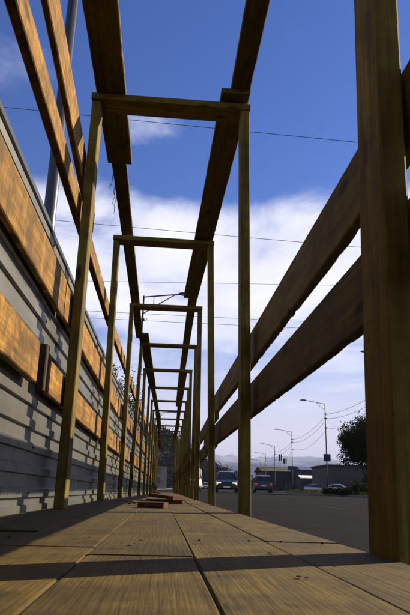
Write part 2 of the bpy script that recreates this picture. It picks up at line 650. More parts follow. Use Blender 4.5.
for rel, y_start in ((2.3, -3.5), (5.7, -1.0), (-1.4, 1.5)):
    for k in range(13):
        dash('lane_dash', rel, y_start + 9 * k + 6, y_start + 9 * k + 9)
dash('edge_line', 8.55, -20, 190, 0.12)

vg = MB()
ysv = [-20, 20, 60, 110, 190]
for y0, y1 in zip(ysv[:-1], ysv[1:]):
    a, b = 9.15 + VEER * y0, 9.15 + VEER * y1
    vg.add([(a, y0, gz(y0) + .13), (a + 60, y0, gz(y0) + .13), (b + 60, y1, gz(y1) + .13), (b, y1, gz(y1) + .13)], [(0, 1, 2, 3)])
tag(vg.obj('verge', M['verge']), kind='structure')
kb = MB()
for y0, y1 in zip(ysv[:-1], ysv[1:]):
    a, b = 9.0 + VEER * y0, 9.0 + VEER * y1
    z0, z1 = gz(y0), gz(y1)
    kb.add([(a, y0, z0 - .05), (a + .148, y0, z0 - .05), (b + .148, y1, z1 - .05), (b, y1, z1 - .05),
            (a, y0, z0 + .15), (a + .148, y0, z0 + .15), (b + .148, y1, z1 + .15), (b, y1, z1 + .15)],
           [(4, 5, 6, 7), (0, 1, 5, 4), (1, 2, 6, 5), (2, 3, 7, 6), (3, 0, 4, 7)])
tag(kb.obj('kerb', M['kerb']), kind='structure')

# grass on the verge, one mass
gp = []
for _ in range(9000):
    y = random.uniform(24, 95)
    r = 9.3 + abs(random.gauss(0, 1)) * 6.0
    gp.append((r + VEER * y, y, gz(y) + .13 + random.uniform(0.02, 0.22)))
g = leaves_mesh('grass', gp, 0.32, M['grass'], aspect=0.25)
tag(g, 'short green grass along the far road verge', 'grass', kind='stuff')

# ------------------------------------------------------------------ far hills and mountains
def ridge(name, y0, y1, x0, x1, hfun, nx, ny, mat):
    vs, fs = [], []
    for j in range(ny):
        for i in range(nx):
            x = x0 + (x1 - x0) * i / (nx - 1)
            y = y0 + (y1 - y0) * j / (ny - 1)
            vs.append((x, y, hfun(x, y, j / (ny - 1))))
    for j in range(ny - 1):
        for i in range(nx - 1):
            a = j * nx + i
            fs.append((a, a + 1, a + nx + 1, a + nx))
    return mesh_obj(name, vs, fs, mat, None, True)


from mathutils import noise as mnoise


def fbm(x, y, s, oct=6, ridged=False):
    t, a, f = 0, 1, 1.0 / s
    for _ in range(oct):
        q = mnoise.noise(Vector((x * f, y * f, 3.7)))
        t += a * ((1 - abs(q) * 2) if ridged else q)
        a *= .5
        f *= 2.03
    return t


def mount_h(x, y, v):
    env = math.sin(math.pi * min(1, max(0, v)) ** 0.8)
    side = 0.80 + 0.22 * math.cos((x - 1050) / 900.0)
    return -3 + env * side * (285 + 62 * fbm(x + 250, y, 700, 6, True))


tag(ridge('mountains', 5200, 8200, -3600, 4600, mount_h, 170, 40, M['mountain']), kind='structure')


def foot_h(x, y, v):
    return -3 + math.sin(math.pi * v) * (120 + 22 * fbm(x, y, 500, 5))


tag(ridge('foothills', 3600, 5200, -3000, 4600, foot_h, 90, 16, M['roof_dark']), kind='structure')
M['foot'] = simple('foothill_woods', (0.014, 0.018, 0.012), 0.95, 0, 0.3, 0.01)
bpy.data.objects['foothills'].data.materials[0] = M['foot']


def hill_top(x):
    # ridge line falls away to the right, towards the road
    pts = [(-420, 60), (-160, 52), (-30, 44), (3, 37), (21, 21), (41, 11), (58, 3), (75, -2), (140, -6)]
    for (a, ha), (b, hb) in zip(pts[:-1], pts[1:]):
        if a <= x <= b:
            return ha + (hb - ha) * (x - a) / (b - a)
    return -6


def hill_h(x, y, v):
    return hill_top(x) * math.sin(math.pi * min(1, v * 0.9 + 0.02)) * (1 + 0.06 * fbm(x, y, 60, 4)) - 1.0


tag(ridge('hill', 320, 520, -400, 130, hill_h, 90, 24, M['foot']), kind='structure')
wp = []
for _ in range(2600):
    x = random.uniform(-90, 70)
    v = random.uniform(0.0, 0.62)
    y = 320 + 200 * v
    z = hill_h(x, y, v)
    if z < -0.5:
        continue
    s = random.uniform(1.3, 3.2)
    for _k in range(34):
        wp.append((x + random.gauss(0, s * .55), y + random.gauss(0, s * .55), z + s * 0.9 + random.gauss(0, s * .6)))
w = leaves_mesh('woodland', wp, 0.95, M['leaf_hill'], aspect=0.9)
tag(w, 'dark wooded slope at the end of the road', 'woodland', kind='stuff')

# ------------------------------------------------------------------ the timber walkway
PW, PD = 0.050, 0.115            # post section
D1, S, ZT = 2.986, 2.0, 2.24     # first portal, spacing, top of the cross boards
NPORT = 16


def xo(y):
    return min(max(0.0, 0.013 * (y - 5)), 0.20)


walk = empty('timber_walkway', (0, 0, 0))
tag(walk, 'long timber walkway of post and beam frames with guard rails and roof boards', 'walkway')

deck = empty('deck', (0, 0, 0))
deck['kind'] = 'structure'

Y0, Y1 = -5.4, 33.6
seams = [-0.526, -0.430, -0.268, -0.106, 0.052, 0.214, 0.367]
joint_off = [0.6, 1.45, 1.083, 0.96, 2.4, 1.30]
for i in range(6):
    a, b = seams[i], seams[i + 1]
    cuts = [Y0]
    y = joint_off[i]
    if i == 2:
        y = 1.083
    while y < Y1 - 1:
        cuts.append(y)
        y += random.uniform(2.6, 4.2)
    cuts.append(Y1)
    for c0, c1 in zip(cuts[:-1], cuts[1:]):
        gap = random.uniform(0.0008, 0.0018)
        ends = random.uniform(0.0015, 0.003)
        mid = (a + b) / 2
        near = c0 < 5
        zt = random.uniform(-0.003, 0.001)
        timber('deck_plank', (mid + xo(c0), c0 + ends, zt - .02), (mid + xo(c1), c1 - ends, zt - .02), (1, 0, 0),
               b - a - gap, 0.040, M['plank'], deck, seg=int((c1 - c0) / (0.05 if near else 0.4)) + 2,
               amp=0.0006, cham=0.0022)
# bearers under the planks, they carry the deck on the ground
for n in range(-3, 16):
    y = D1 + (n - 1) * S + 0.3
    if y > Y1:
        break
    zt, zb = -0.0445, gz(y)
    if zt - zb < 0.01:
        continue
    h = zt - zb
    timber('bearer', (-0.52 + xo(y), y, (zt + zb) / 2), (0.36 + xo(y), y, (zt + zb) / 2), (0, 1, 0), 0.1, h, M['wood_old'], deck, seg=4)

# nail heads in the near planks, two to a plank over each bearer
nail_me = None
for n in range(0, 4):
    for i in range(1, 6):
        for fx in (0.2, 0.8):
            x = seams[i] + (seams[i + 1] - seams[i]) * fx + random.uniform(-.012, .012)
            y = D1 + (n - 1) * S + 0.3 + random.uniform(-.02, .02)
            if nail_me is None:
                nb = MB()
                nb.tube([(0, 0, -0.004), (0, 0, 0.0002), (0, 0, 0.0006)], [0.0030, 0.0030, 0.0022], 8)
                no = nb.obj('nail', M['dark_steel'], deck)
                nail_me = no.data
            else:
                no = link('nail', nail_me, deck)
            no.location = (x + xo(y), y, 0.0008)

# post feet and heads: inner faces measured from the photograph's frames
LB = {1: (-0.447, -0.440), 2: (-0.451, -0.470), 3: (-0.432, -0.428), 4: (-0.42, -0.375)}
RB = {0: (0.363, 0.424), 1: (0.379, 0.360), 2: (0.383, 0.320), 3: (0.372, 0.345)}
tops = {}
for n in range(-3, NPORT + 1):
    y = D1 + (n - 1) * S
    o = xo(y)
    jl, jr = random.uniform(-.01, .01), random.uniform(-.012, .012)
    lb, lt = LB.get(n, (-0.442 + o + jl, -0.442 + o + jl + random.uniform(-.02, .02)))
    rb, rt = RB.get(n, (0.371 + o + jr, 0.355 + o + jr + random.uniform(-.02, .02)))
    zt = ZT - 0.04 + (random.uniform(-.012, .012) if n > 3 else 0)
    ytop = y + random.uniform(-.01, .01)
    far = n > 4
    # left posts stand on the deck, right posts are nailed outside its edge and stand on the ground
    timber('post', (lb - PW / 2, y + PD / 2, 0.002), (lt - PW / 2, ytop + PD / 2, zt), (0, 1, 0), PD, PW, M['wood'], walk,
           seg=6 if far else 26, amp=0.0012)
    pdr = 0.135 if n == 0 else PD
    timber('post', (rb + PW / 2, y + pdr / 2, gz(y)), (rt + PW / 2, ytop + pdr / 2, zt), (0, 1, 0), pdr, PW,
           M['wood'], walk, seg=6 if far else 30, amp=0.0012)
    cd = 0.145 if not far else random.uniform(0.10, 0.15)
    # the left end rides a touch high as in the photo
    timber('crossbeam', (lt - PW - 0.004, ytop + cd / 2 - .008, zt + .0205 + (.012 if n in (1, 2) else 0.0)),
           (rt + PW + 0.004, ytop + cd / 2 - .008, zt + .0205),
           (0, 1, 0), cd, 0.040, M['wood'], walk, seg=5 if far else 12, amp=0.0012)
    tops[n] = (lt, rt, y, zt + 0.041)


def run_board(name, pts, w, t, wdir, mat, **k):
    return timber(name, pts[0], pts[1], wdir, w, t, mat, walk, **k)


# roof boards: left row, lapped end to end
LZ = ZT + 0.016
roofL = [(-5.3, 3.75, -.372, -.386, 0.168, 0), (3.30, 8.9, -.395, -.428, 0.105, 1), (8.55, 13.4, -.36, -.29, 0.15, 0),
         (13.05, 18.2, -.30, -.21, 0.11, 1), (17.9, 22.6, -.20, -.18, 0.15, 0), (22.3, 28.0, -.19, -.18, 0.12, 1), (27.7, 33.4, -.19, -.18, 0.15, 0)]
for (a, b, xa, xb, w_, lev) in roofL:
    z = LZ + 0.010 + lev * 0.031
    run_board('roof_board', ((xa, a, z), (xb, b, z)), w_, 0.030, (1, 0, 0), M['wood_old'], amp=0.0014, wane=0.005, wane_side=1,
              seg=int((b - a) / (0.03 if b < 10 else 0.3)))
roofR = [(-5.3, 3.10, .352, .350, 0.112, 1), (2.90, 6.72, .322, .243, 0.165, 0), (6.2, 11.6, .268, .30, 0.105, 1), (11.3, 16.2, .31, .36, 0.16, 0),
         (15.9, 21.0, .38, .45, 0.11, 1), (20.7, 26.2, .45, .47, 0.15, 0), (25.9, 33.4, .46, .47, 0.12, 1)]
for (a, b, xa, xb, w_, lev) in roofR:
    z = LZ + 0.010 + lev * 0.031
    run_board('roof_board', ((xa, a, z), (xb, b, z)), w_, 0.030, (1, 0, 0), M['wood_old'], amp=0.0014, wane=0.005, wane_side=1 if lev else -1,
              seg=int((b - a) / (0.03 if b < 10 else 0.3)))

# guard rails on the road side, outside the posts
RT = 0.032
RX = 0.371 + PW + RT / 2 + 0.018


def rail(x0, x1, a, b, z0, z1, w_, mat, side, wane=0.012, t=RT):
    run_board('guard_rail', ((x0, a, z0), (x1, b, z1)), w_, t, (0, 0, 1), mat, amp=0.0012, wane=wane, wane_side=side,
              seg=int((b - a) / (0.018 if b < 8 else 0.25)))


rail(RX + .012, RX + .010, -5.3, 6.3, 0.788, 0.866, 0.180, M['wood_old'], -1, 0.010)
rail(RX + .012, RX + .010, -5.3, 6.9, 0.521, 0.590, 0.176, M['wood_old'], -1, 0.006)
yy = 5.9
while yy < 32:
    b = min(yy + random.uniform(4.3, 5.6), 33.2)
    for zc, lo in ((0.86, 0.17), (0.59, 0.16)):
        rail(RX + .044 + xo(yy), RX + .044 + xo(b), yy + random.uniform(0, .3), b, zc + random.uniform(-.02, .02), zc + random.uniform(-.02, .02),
             lo, M['wood_old'], -1, 0.01)
    yy = b - 0.35

# upper side rails on the fence side, outside the left posts
LX = -0.447 - PW - 0.022


def lrail(a, b, z0, z1, w_, t, x0=LX, x1=LX, mat='wood_pale', wane=0.010, side=1):
    run_board('side_rail', ((x0, a, z0), (x1, b, z1)), w_, t, (0, 0, 1), M[mat], amp=0.0014, wane=wane, wane_side=side,
              seg=int((b - a) / (0.05 if b < 8 else 0.25)))


lrail(-5.2, 5.3, 1.63, 1.555, 0.120, 0.040, LX - .004, LX - .016)
lrail(0.9, 3.6, 2.065, 1.745, 0.19, 0.030, LX - .004, LX - .004, wane=0.016, side=-1)
lrail(5.36, 10.4, 1.55, 1.55, 0.12, 0.035, LX - .016, LX + .03)
lrail(10.42, 15.8, 1.55, 1.56, 0.13, 0.035, LX + .05, LX + .12)
lrail(15.82, 21.0, 1.55, 1.54, 0.12, 0.035, LX + .13, LX + .18)
lrail(21.02, 27.0, 1.54, 1.54, 0.13, 0.035, LX + .18, LX + .18)
lrail(27.02, 33.2, 1.54, 1.54, 0.13, 0.035, LX + .18, LX + .18)

# loose bark strips hanging from the lapped roof board
for k in range(4):
    b = MB()
    p = [Vector((-0.445 - .002 * k, 3.95 + .12 * k, ZT + 0.045))]
    for q in range(9):
        p.append(p[-1] + Vector((random.uniform(-.008, .006), random.uniform(-.008, .012), -random.uniform(.010, .022))))
    b.tube(p, [0.0022] * 9 + [0.0008], 4)
    b.obj('bark_strip', M['bark'], walk)

# ------------------------------------------------------------------ the metal fence
FX = -0.556                       # back plane of the sheets
fence = empty('metal_fence', (FX, 0, 0))
tag(fence, 'grey ribbed metal sheet fence with nailed boards along the left of the walkway', 'fence')
FZ0, FZ1 = -0.02, 1.20
PITCH_R = 0.090


def sheet_mesh(L, seg, zt=0.0):
    prof = []
    z = FZ0
    prof.append((0.012, FZ0 - .002))
    prof.append((0.012, 0.020))
    prof.append((0.0, 0.024))
    k = 0
    while True:
        b = 0.053 + PITCH_R * k
        if b + 0.05 > FZ1:
            break
        prof += [(0.0, b - 0.003), (0.013, b), (0.0135, b + 0.032), (0.0, b + 0.040)]
        k += 1
    prof.append((0.0, FZ1))
    n = len(prof)
    dent = [np.sin(np.linspace(0, random.uniform(4, 8), seg + 1)) * 0.0010] * 3
    vs, fs = [], []
    for j in range(seg + 1):
        y = L * j / seg
        for i, (dx, z) in enumerate(prof):
            vs.append((dx + dent[i % 3][j], y, z))
    for j in range(seg):
        for i in range(n - 1):
            a = j * n + i
            fs.append((a, a + 1, a + n + 1, a + n))
    return vs, fs


screw_me = None
yc = -5.45
while yc < 33.3:
    L = 2.0
    vs, fs = sheet_mesh(L + 0.03, 14 if yc < 8 else 4)
    o = mesh_obj('metal_sheet', vs, fs, M['sheet'], fence)
    o.location = (xo(yc) + random.uniform(0, 0.004), yc, random.uniform(-.0015, .0015))
    o.rotation_euler = (0, 0, -math.atan2(xo(yc + L) - xo(yc), L) + (0.0012 if int(yc) % 2 else -0.0012))
    # fixing screws along the sheet's edges
    if 0 < yc < 7:
        for sy in (0.05, 1.0):
            for k in (0, 2, 4, 8, 12):
                if screw_me is None:
                    sb = MB()
                    sb.tube([(0, 0, 0), (0.003, 0, 0), (0.006, 0, 0)], [0.0055, 0.0045, 0.003], 6)
                    so = sb.obj('screw', M['dark_steel'], o)
                    screw_me = so.data
                else:
                    so = link('screw', screw_me, o)
                so.location = (0.0140, sy, 0.069 + PITCH_R * k)
    # top capping channel
    b = MB()
    b.box(-0.012, 0.012, 0.004, L - 0.004, FZ1 - 0.008, FZ1 + 0.014)
    c = b.obj('top_cap', M['galv'], fence)
    c.location = (o.location.x, yc, o.location.z)
    c.rotation_euler = o.rotation_euler
    # steel post behind each joint
    b = MB()
    b.box(-0.065, -0.008, -0.025, 0.025, -0.30, FZ1 - .01)
    c = b.obj('fence_post', M['dark_steel'], fence)
    c.location = (o.location.x, yc, 0)
    yc += L
# boards nailed along the fence, between sheets and posts
BX = -0.447 - PW - 0.003 - 0.015


def fboard(a, b, z0, z1, w_, x0, x1, side=-1, wane=0.008, mat='wood_pale', t=0.026):
    m, L = frame((x0 - FX, a, z0), (x1 - FX, b, z1), (0, 0, 1))
    link('rail_board', timber_mesh('rail_board', L, w_, t, M[mat], seg=int(L / (0.04 if a < 6 else 0.25)), amp=0.0015, wane=wane, wane_side=side), fence, m)


fboard(-5.3, 2.80, 0.975, 0.962, 0.190, BX, BX)
fboard(2.83, 6.9, 0.965, 0.95, 0.170, BX - .002, BX - .004)
fboard(-5.3, 2.36, 0.577, 0.563, 0.165, BX, BX)
fboard(2.60, 5.2, 0.552, 0.55, 0.150, BX - .002, BX - .004)
fboard(5.24, 9.0, 0.55, 0.545, 0.15, BX - .006, BX + .03)
yy = 6.94
while yy < 32:
    b = min(yy + random.uniform(3.6, 5.0), 33.2)
    fboard(yy, b - .02, 0.95, 0.95, 0.165, BX - .012 + xo(yy), BX - .012 + xo(b))
    yy = b
yy = 9.05
while yy < 32:
    b = min(yy + random.uniform(3.6, 5.0), 33.2)
    fboard(yy, b - .02, 0.545, 0.545, 0.15, BX - .012 + xo(yy), BX - .012 + xo(b))
    yy = b
# dark cleat between the two lower boards
m, L = frame((BX - FX + .004, 2.50, 0.47), (BX - FX + .004, 2.50, 0.66), (0, 1, 0))
tag(link('cleat', timber_mesh('cleat', L, 0.055, 0.032, M['bark'], seg=6, amp=0.001), fence, m), 'dark upright cleat between two boards')

# ------------------------------------------------------------------ offcuts lying on the deck
m, L = frame((-0.115, 3.52, 0.0165), (0.030, 3.49, 0.0165), (0, 1, 0))
o = link('wood_offcut', timber_mesh('wood_offcut', 0.145, 0.13, 0.030, M['red_wood'], seg=5, amp=0.003), None, m)
tag(o, 'short red-brown block lying flat nearest on the deck', 'offcut', 'red-brown offcuts on the deck')
m, L = frame((-0.04, 4.95, 0.030), (0.30, 4.62, 0.060), (0, 1, 0.05))
o = link('wood_offcut', timber_mesh('wood_offcut', 0.20, 0.16, 0.024, M['red_wood'], seg=12, amp=0.003, wane=0.02), None,
         Matrix.Translation((0.035, 4.70, 0.052)) @ Matrix.Rotation(math.radians(-28), 4, 'Z') @ Matrix.Rotation(math.radians(5), 4, 'Y'))
tag(o, 'longer tilted red-brown board piece on top behind the flat block', 'offcut', 'red-brown offcuts on the deck')
o = link('wood_offcut', timber_mesh('wood_offcut', 0.26, 0.10, 0.030, M['red_wood'], seg=6, amp=0.003), None,
         Matrix.Translation((0.025, 4.80, 0.016)) @ Matrix.Rotation(math.radians(15), 4, 'Z'))
tag(o, 'thin dark red board piece beneath the tilted one', 'offcut', 'red-brown offcuts on the deck')
for (x, y, s, lab) in ((-0.17, 3.95, 0.075, 'dry brown twig bundle left of the red-brown blocks'),):
    b = MB()
    for k in range(9):
        a = random.uniform(0, math.pi)
        c = Vector((x + random.gauss(0, .03), y + random.gauss(0, .1), 0.007 + .003 * k))
        d = Vector((math.cos(a), math.sin(a) * 1.6, random.uniform(0, .12))) * s
        b.tube([c - d * .6, c + Vector((0, 0, .003)), c + d * .6], [0.003, 0.0035, 0.0015], 5)
    tag(b.obj('twig_bundle', M['bark']), lab, 'twigs')


def clod(x, y, s, lab):
    b = MB()
    rings = []
    for j in range(5):
        t_ = j / 4
        r = s * math.sin(math.pi * (0.12 + 0.85 * t_)) ** 0.8
        rings.append([(x + r * math.cos(k * math.pi / 4) * random.uniform(.75, 1.25), y + r * math.sin(k * math.pi / 4) * random.uniform(.75, 1.25), 0.0005 + s * 0.45 * t_) for k in range(8)])
    b.loft(rings)
    tag(b.obj('soil_clod', M['bark'], smooth=True), lab, 'clod', 'small clods of dirt on the deck')


clod(0.163, 0.748, 0.0045, 'tiny dark dirt clod at lower right of the deck')
clod(0.170, 0.742, 0.0032, 'speck of dirt touching the clod at lower right')
clod(0.178, 1.03, 0.005, 'dark clod at the edge of the post shadow')
clod(-0.033, 1.22, 0.005, 'dirt clod left of centre between two plank seams')
clod(-0.050, 1.11, 0.005, 'dirt speck just nearer than the clod left of centre')
clod(-0.043, 1.16, 0.003, 'smallest speck between the two left dirt clods')
clod(0.235, 0.86, 0.0032, 'single small speck beside the right plank seam')

# ------------------------------------------------------------------ street lamps
def lamp(x, y, z0, H, arm, rise, label, sgn, r0=0.085, sign=None, clamps=(1.1, 1.55, 2.5), mat='lamp_steel', truss=False):
    t = empty('street_lamp', (x, y, z0))
    tag(t, label, 'street lamp', 'street lamps along the road')
    n = 20 if y < 10 else 10
    b = MB()
    b.tube([(0, 0, 0), (0, 0, 1.2), (0, 0, H)], [r0, r0 * .95, r0 * .62], n)
    b.obj('pole', M[mat], t, True)
    b = MB()
    b.tube([(0, 0, 0), (0, 0, 0.12)], [r0 * 1.7, r0 * 1.5], n)
    b.obj('base_plate', M[mat], t)
    b = MB()
    b.tube([(0, 0, H - .06), (sgn * arm * .5, 0, H - .06 + rise * .5), (sgn * arm, 0, H - .06 + rise)], 0.032, 6)
    b.obj('arm', M[mat], t, True)
    b = MB()
    if truss:
        b.tube([(0, 0, H - .9), (sgn * arm * .28, 0, H - .55), (sgn * arm * .85, 0, H - .08 + rise * .85)], 0.026, 6)
        b.tube([(sgn * arm * .28, 0, H - .55), (sgn * arm * .28, 0, H - .04 + rise * .28)], 0.024, 6)
    else:
        b.tube([(0, 0, H - .62), (sgn * arm * .22, 0, H - .42), (sgn * arm * .45, 0, H - .1 + rise * .45)], 0.026, 6)
    b.obj('brace', M[mat], t, True)
    b = MB()
    e, zz = sgn * arm, H - .06 + rise
    rings = []
    for q, (ww, hh) in ((-.08, (.05, .05)), (.05, (.12, .09)), (.35, (.15, .10)), (.62, (.08, .05))):
        rings.append([(e + sgn * q, ww * math.cos(a), zz + .01 + hh * max(-.35, math.sin(a))) for a in [i * math.pi / 5 for i in range(10)]])
    b.loft(rings)
    h = b.obj('lamp_head', M['dark_steel'], t, True)
    b = MB()
    b.box(min(e + sgn * .08, e + sgn * .5), max(e + sgn * .08, e + sgn * .5), -.09, .09, zz - .045, zz - .027)
    b.obj('lens', M['lamp_glass'], h)
    for c in clamps:
        b = MB()
        b.box(-r0 * 1.25, r0 * 1.25, -r0 * 1.25, r0 * 1.25, H - c - .05, H - c + .05)
        b.tube([(r0, 0, H - c), (r0 + .12, 0, H - c), (r0 + .14, 0, H - c + .08)], 0.02, 5)
        b.obj('wire_clamp', M['dark_steel'], t)
    if sign:
        ww, hz_, hh = sign
        b = MB()
        b.box(-ww / 2, ww / 2, -r0 - .06, -r0 - .035, hz_, hz_ + hh)
        sg = b.obj('sign_plate', M['blue_sign'], t)
        b = MB()
        b.box(-.04, .04, -r0 - .034, r0 + .02, hz_ + hh * .2, hz_ + hh * .3)
        b.box(-.04, .04, -r0 - .034, r0 + .02, hz_ + hh * .7, hz_ + hh * .8)
        b.obj('sign_bracket', M['galv'], t)
    return t


RL = [(39, 13.7 + 1.9, 9.15), (62, 16.55, 9.20), (89, 18.68, 8.87), (116, 21.0, 8.8), (140, 23.24, 8.75), (170, 26.8, 8.68), (200, 30.0, 8.6)]
LL = ['nearest right-hand street lamp, only its head showing left of the big post',
      'tallest full street lamp on the right, blue plate on its pole, before the tree',
      'second full street lamp from the right, wide dark blue plate low on its pole',
      'third full street lamp from the right, above the low dark roofs',
      'fourth full street lamp from the right, over the dark building end',
      'fifth street lamp from the right, behind the grey car on the road',
      'farthest and smallest street lamp in the right-hand row']
for i, (y, x, zt) in enumerate(RL):
    z0 = gz(y) + 0.12
    lamp(x, y, z0, zt - z0, 2.0, 0.30, LL[i], -1, sign={1: (0.72, 3.1, 0.72), 2: (1.45, 3.0, 0.55)}.get(i))
gl = lamp(-1.325, 6.0, gz(6), 9.0, 1.85, 0.22, 'thick galvanised lamp pole standing close behind the metal fence', 1, r0=0.078, mat='galv', clamps=(), truss=True)
lamp(-1.26, 28.0, gz(28), 9.1 - gz(28), 1.75, 0.22, 'dark lamp post with trussed arm reaching over the walkway', 1, r0=0.07, clamps=(1.2, 1.9), truss=True)
lamp(-0.75, 64.0, gz(64), 7.95 - gz(64), 1.45, 0.12, 'small distant lamp seen through the far end of the frames', 1, r0=0.08, clamps=())


def wire(p, q, sag, r, lab, n=18):
    p, q = Vector(p), Vector(q)
    pts = [p.lerp(q, i / n) - Vector((0, 0, sag * 4 * (i / n) * (1 - i / n))) for i in range(n + 1)]
    c = (p + q) / 2
    b = MB()
    b.tube([x - c for x in pts], r, 5)
    tag(b.obj('overhead_wire', M['cable'], loc=c), lab, 'wire', 'overhead wires')


spans = ['between the hidden near lamp and the tallest lamp', 'between the tallest lamp and the second lamp', 'between the second and third lamps',
         'between the third and fourth lamps', 'between the fourth and fifth lamps', 'between the fifth and farthest lamps']
for i in range(6):
    (ya, xa, za), (yb, xb, zb) = RL[i], RL[i + 1]
    for c, nm in ((1.1, 'top'), (1.55, 'middle'), (2.5, 'lowest')):
        wire((xa + .2, ya, za - c), (xb + .2, yb, zb - c), (0.9 if c < 2 else 1.2) * (.6 + .12 * (c > 1.2)), 0.016 if i < 2 else 0.02,
             '%s sagging roadside wire %s' % (nm, spans[i]))
wire((-26, 14.0, 10.7), (26, 14.0, 8.45), 0.15, 0.0075, 'highest thin wire crossing the deep blue sky')
wire((-26, 19.0, 9.9), (26, 19.0, 7.75), 0.25, 0.0085, 'second wire down, slanting across the top of the cloud')
wire((-26, 26.0, 8.35), (26, 26.0, 9.95), 0.0, 0.008, 'faint level wire across the middle of the cloud')
wire((-26, 28.12, 8.60), (26, 28.12, 8.25), 0.2, 0.009, 'upper of two close wires below the cloud')
wire((-26, 28.12, 8.32), (26, 28.12, 7.95), 0.25, 0.009, 'lower of two close wires below the cloud')

# ------------------------------------------------------------------ vegetation
def limb(b, p, d, L, r, depth, tips, spread=0.6):
    pts, rr = [p.copy()], [r]
    q, dd = p.copy(), d.copy()
    for k in range(4):
        dd = (dd + Vector((random.gauss(0, .14), random.gauss(0, .14), random.gauss(0.05, .08)))).normalized()
        q = q + dd * L / 4
        pts.append(q.copy())
        rr.append(r * (1 - .13 * (k + 1)))
    b.tube(pts, rr, 6, True)
    if depth == 0:
        tips += [pts[-1], pts[-2], pts[-3]]
        return
    for _ in range(3):
        nd = (dd + Vector((random.gauss(0, spread), random.gauss(0, spread), random.gauss(.1, .3)))).normalized()
        limb(b, pts[random.choice((2, 3, 4))], nd, L * random.uniform(.55, .8), r * .5, depth - 1, tips, spread)
    if depth <= 1:
        tips.append(pts[-1])


def tree(name, loc, H, width, nleaf, leaf, mat, label, stems=1, depth=2, clump=0.5, group=None, cat='tree', trunk_r=0.09, tall=0.35):
    t = empty(name, loc)
    tag(t, label, cat, group)
    b = MB()
    tips = []
    for s in range(stems):
        a = random.uniform(0, 6.28)
        d = Vector((math.cos(a) * .35, math.sin(a) * .35, 1)).normalized() if stems > 1 else Vector((0, 0, 1))
        limb(b, Vector((math.cos(a) * .15 * (stems > 1), math.sin(a) * .15 * (stems > 1), 0)), d, H * tall, trunk_r, depth, tips, 0.65)
    P = np.array([tuple(x) for x in tips])
    # fit the crown into the wanted size
    zmax, wmax = P[:, 2].max(), np.abs(P[:, :2]).max()
    sx, sz = width / 2 / max(wmax, .1), (H - clump * .6) / max(zmax, .1)
    b.v = [(v[0] * sx, v[1] * sx, v[2] * sz) for v in b.v]
    b.obj('trunk', M['bark'], t, True)
    P = P * np.array([sx, sx, sz])
    idx = rng.integers(0, len(P), nleaf)
    cs = rng.uniform(.6, 1.3, len(P))[idx]
    dirs = rng.normal(size=(nleaf, 3))
    dirs /= np.linalg.norm(dirs, axis=1)[:, None]
    rad_ = clump * cs * rng.random(nleaf) ** 0.45
    c = P[idx] + dirs * rad_[:, None] * np.array([1, 1, .8])
    c[:, 2] = np.maximum(c[:, 2], 0.05)
    leaves_mesh('crown', c, leaf, mat, parent=t)
    return t


def vz(y):
    return gz(y) + .12


tree('roadside_tree', (17.1, 50, vz(50)), 6.5, 5.2, 34000, 0.17, M['leaf_dark'], 'dark rounded multi-stemmed tree on the verge left of the big post', 7, 2, 1.0, 'roadside trees', trunk_r=.11)
tree('roadside_tree', (20.2, 52, vz(52)), 8.3, 5.0, 18000, 0.18, M['leaf_dark'], 'taller dark tree mostly hidden behind the big post', 2, 2, 0.8, 'roadside trees', trunk_r=.12)
for (x, y, h, wd, lab) in ((14.2, 42, 0.95, 3.4, 'low dark hedge bush on the verge beside the big post'),
                           (13.9, 45.5, 0.5, 3.6, 'smaller dark bush at the left end of the verge planting'),
                           (16.2, 46, 1.5, 3.4, 'round dark bush under the roadside tree')):
    tree('verge_bush', (x, y, vz(y)), h, wd, 9000, 0.12, M['leaf_dark'], lab, 6, 1, 0.42, 'dark bushes on the verge', 'bush', trunk_r=.03)
tree('fence_tree', (-1.75, 17.5, gz(17.5)), 3.7, 2.0, 3400, 0.075, M['leaf_light'], 'loose leafy green sapling rising behind the fence midway along', 3, 2, 0.30, 'saplings behind the fence', trunk_r=.04)
tree('fence_tree', (-1.6, 22.5, gz(22.5)), 4.2, 2.0, 3000, 0.085, M['leaf_light'], 'leafy green sapling farther along behind the fence', 3, 2, 0.32, 'saplings behind the fence', trunk_r=.04)
tree('fence_tree', (-1.7, 13.2, gz(13.2)), 2.7, 1.5, 1500, 0.06, M['leaf_light'], 'shorter thin sapling behind the fence before the leafy ones', 2, 2, 0.22, 'saplings behind the fence', trunk_r=.03)
tree('fence_weed', (-0.86, 5.6, gz(5.6)), 1.72, 0.5, 260, 0.036, M['leaf_light'], 'thin weed stems poking just above the fence top', 3, 1, 0.07, None, 'weed', trunk_r=.012)

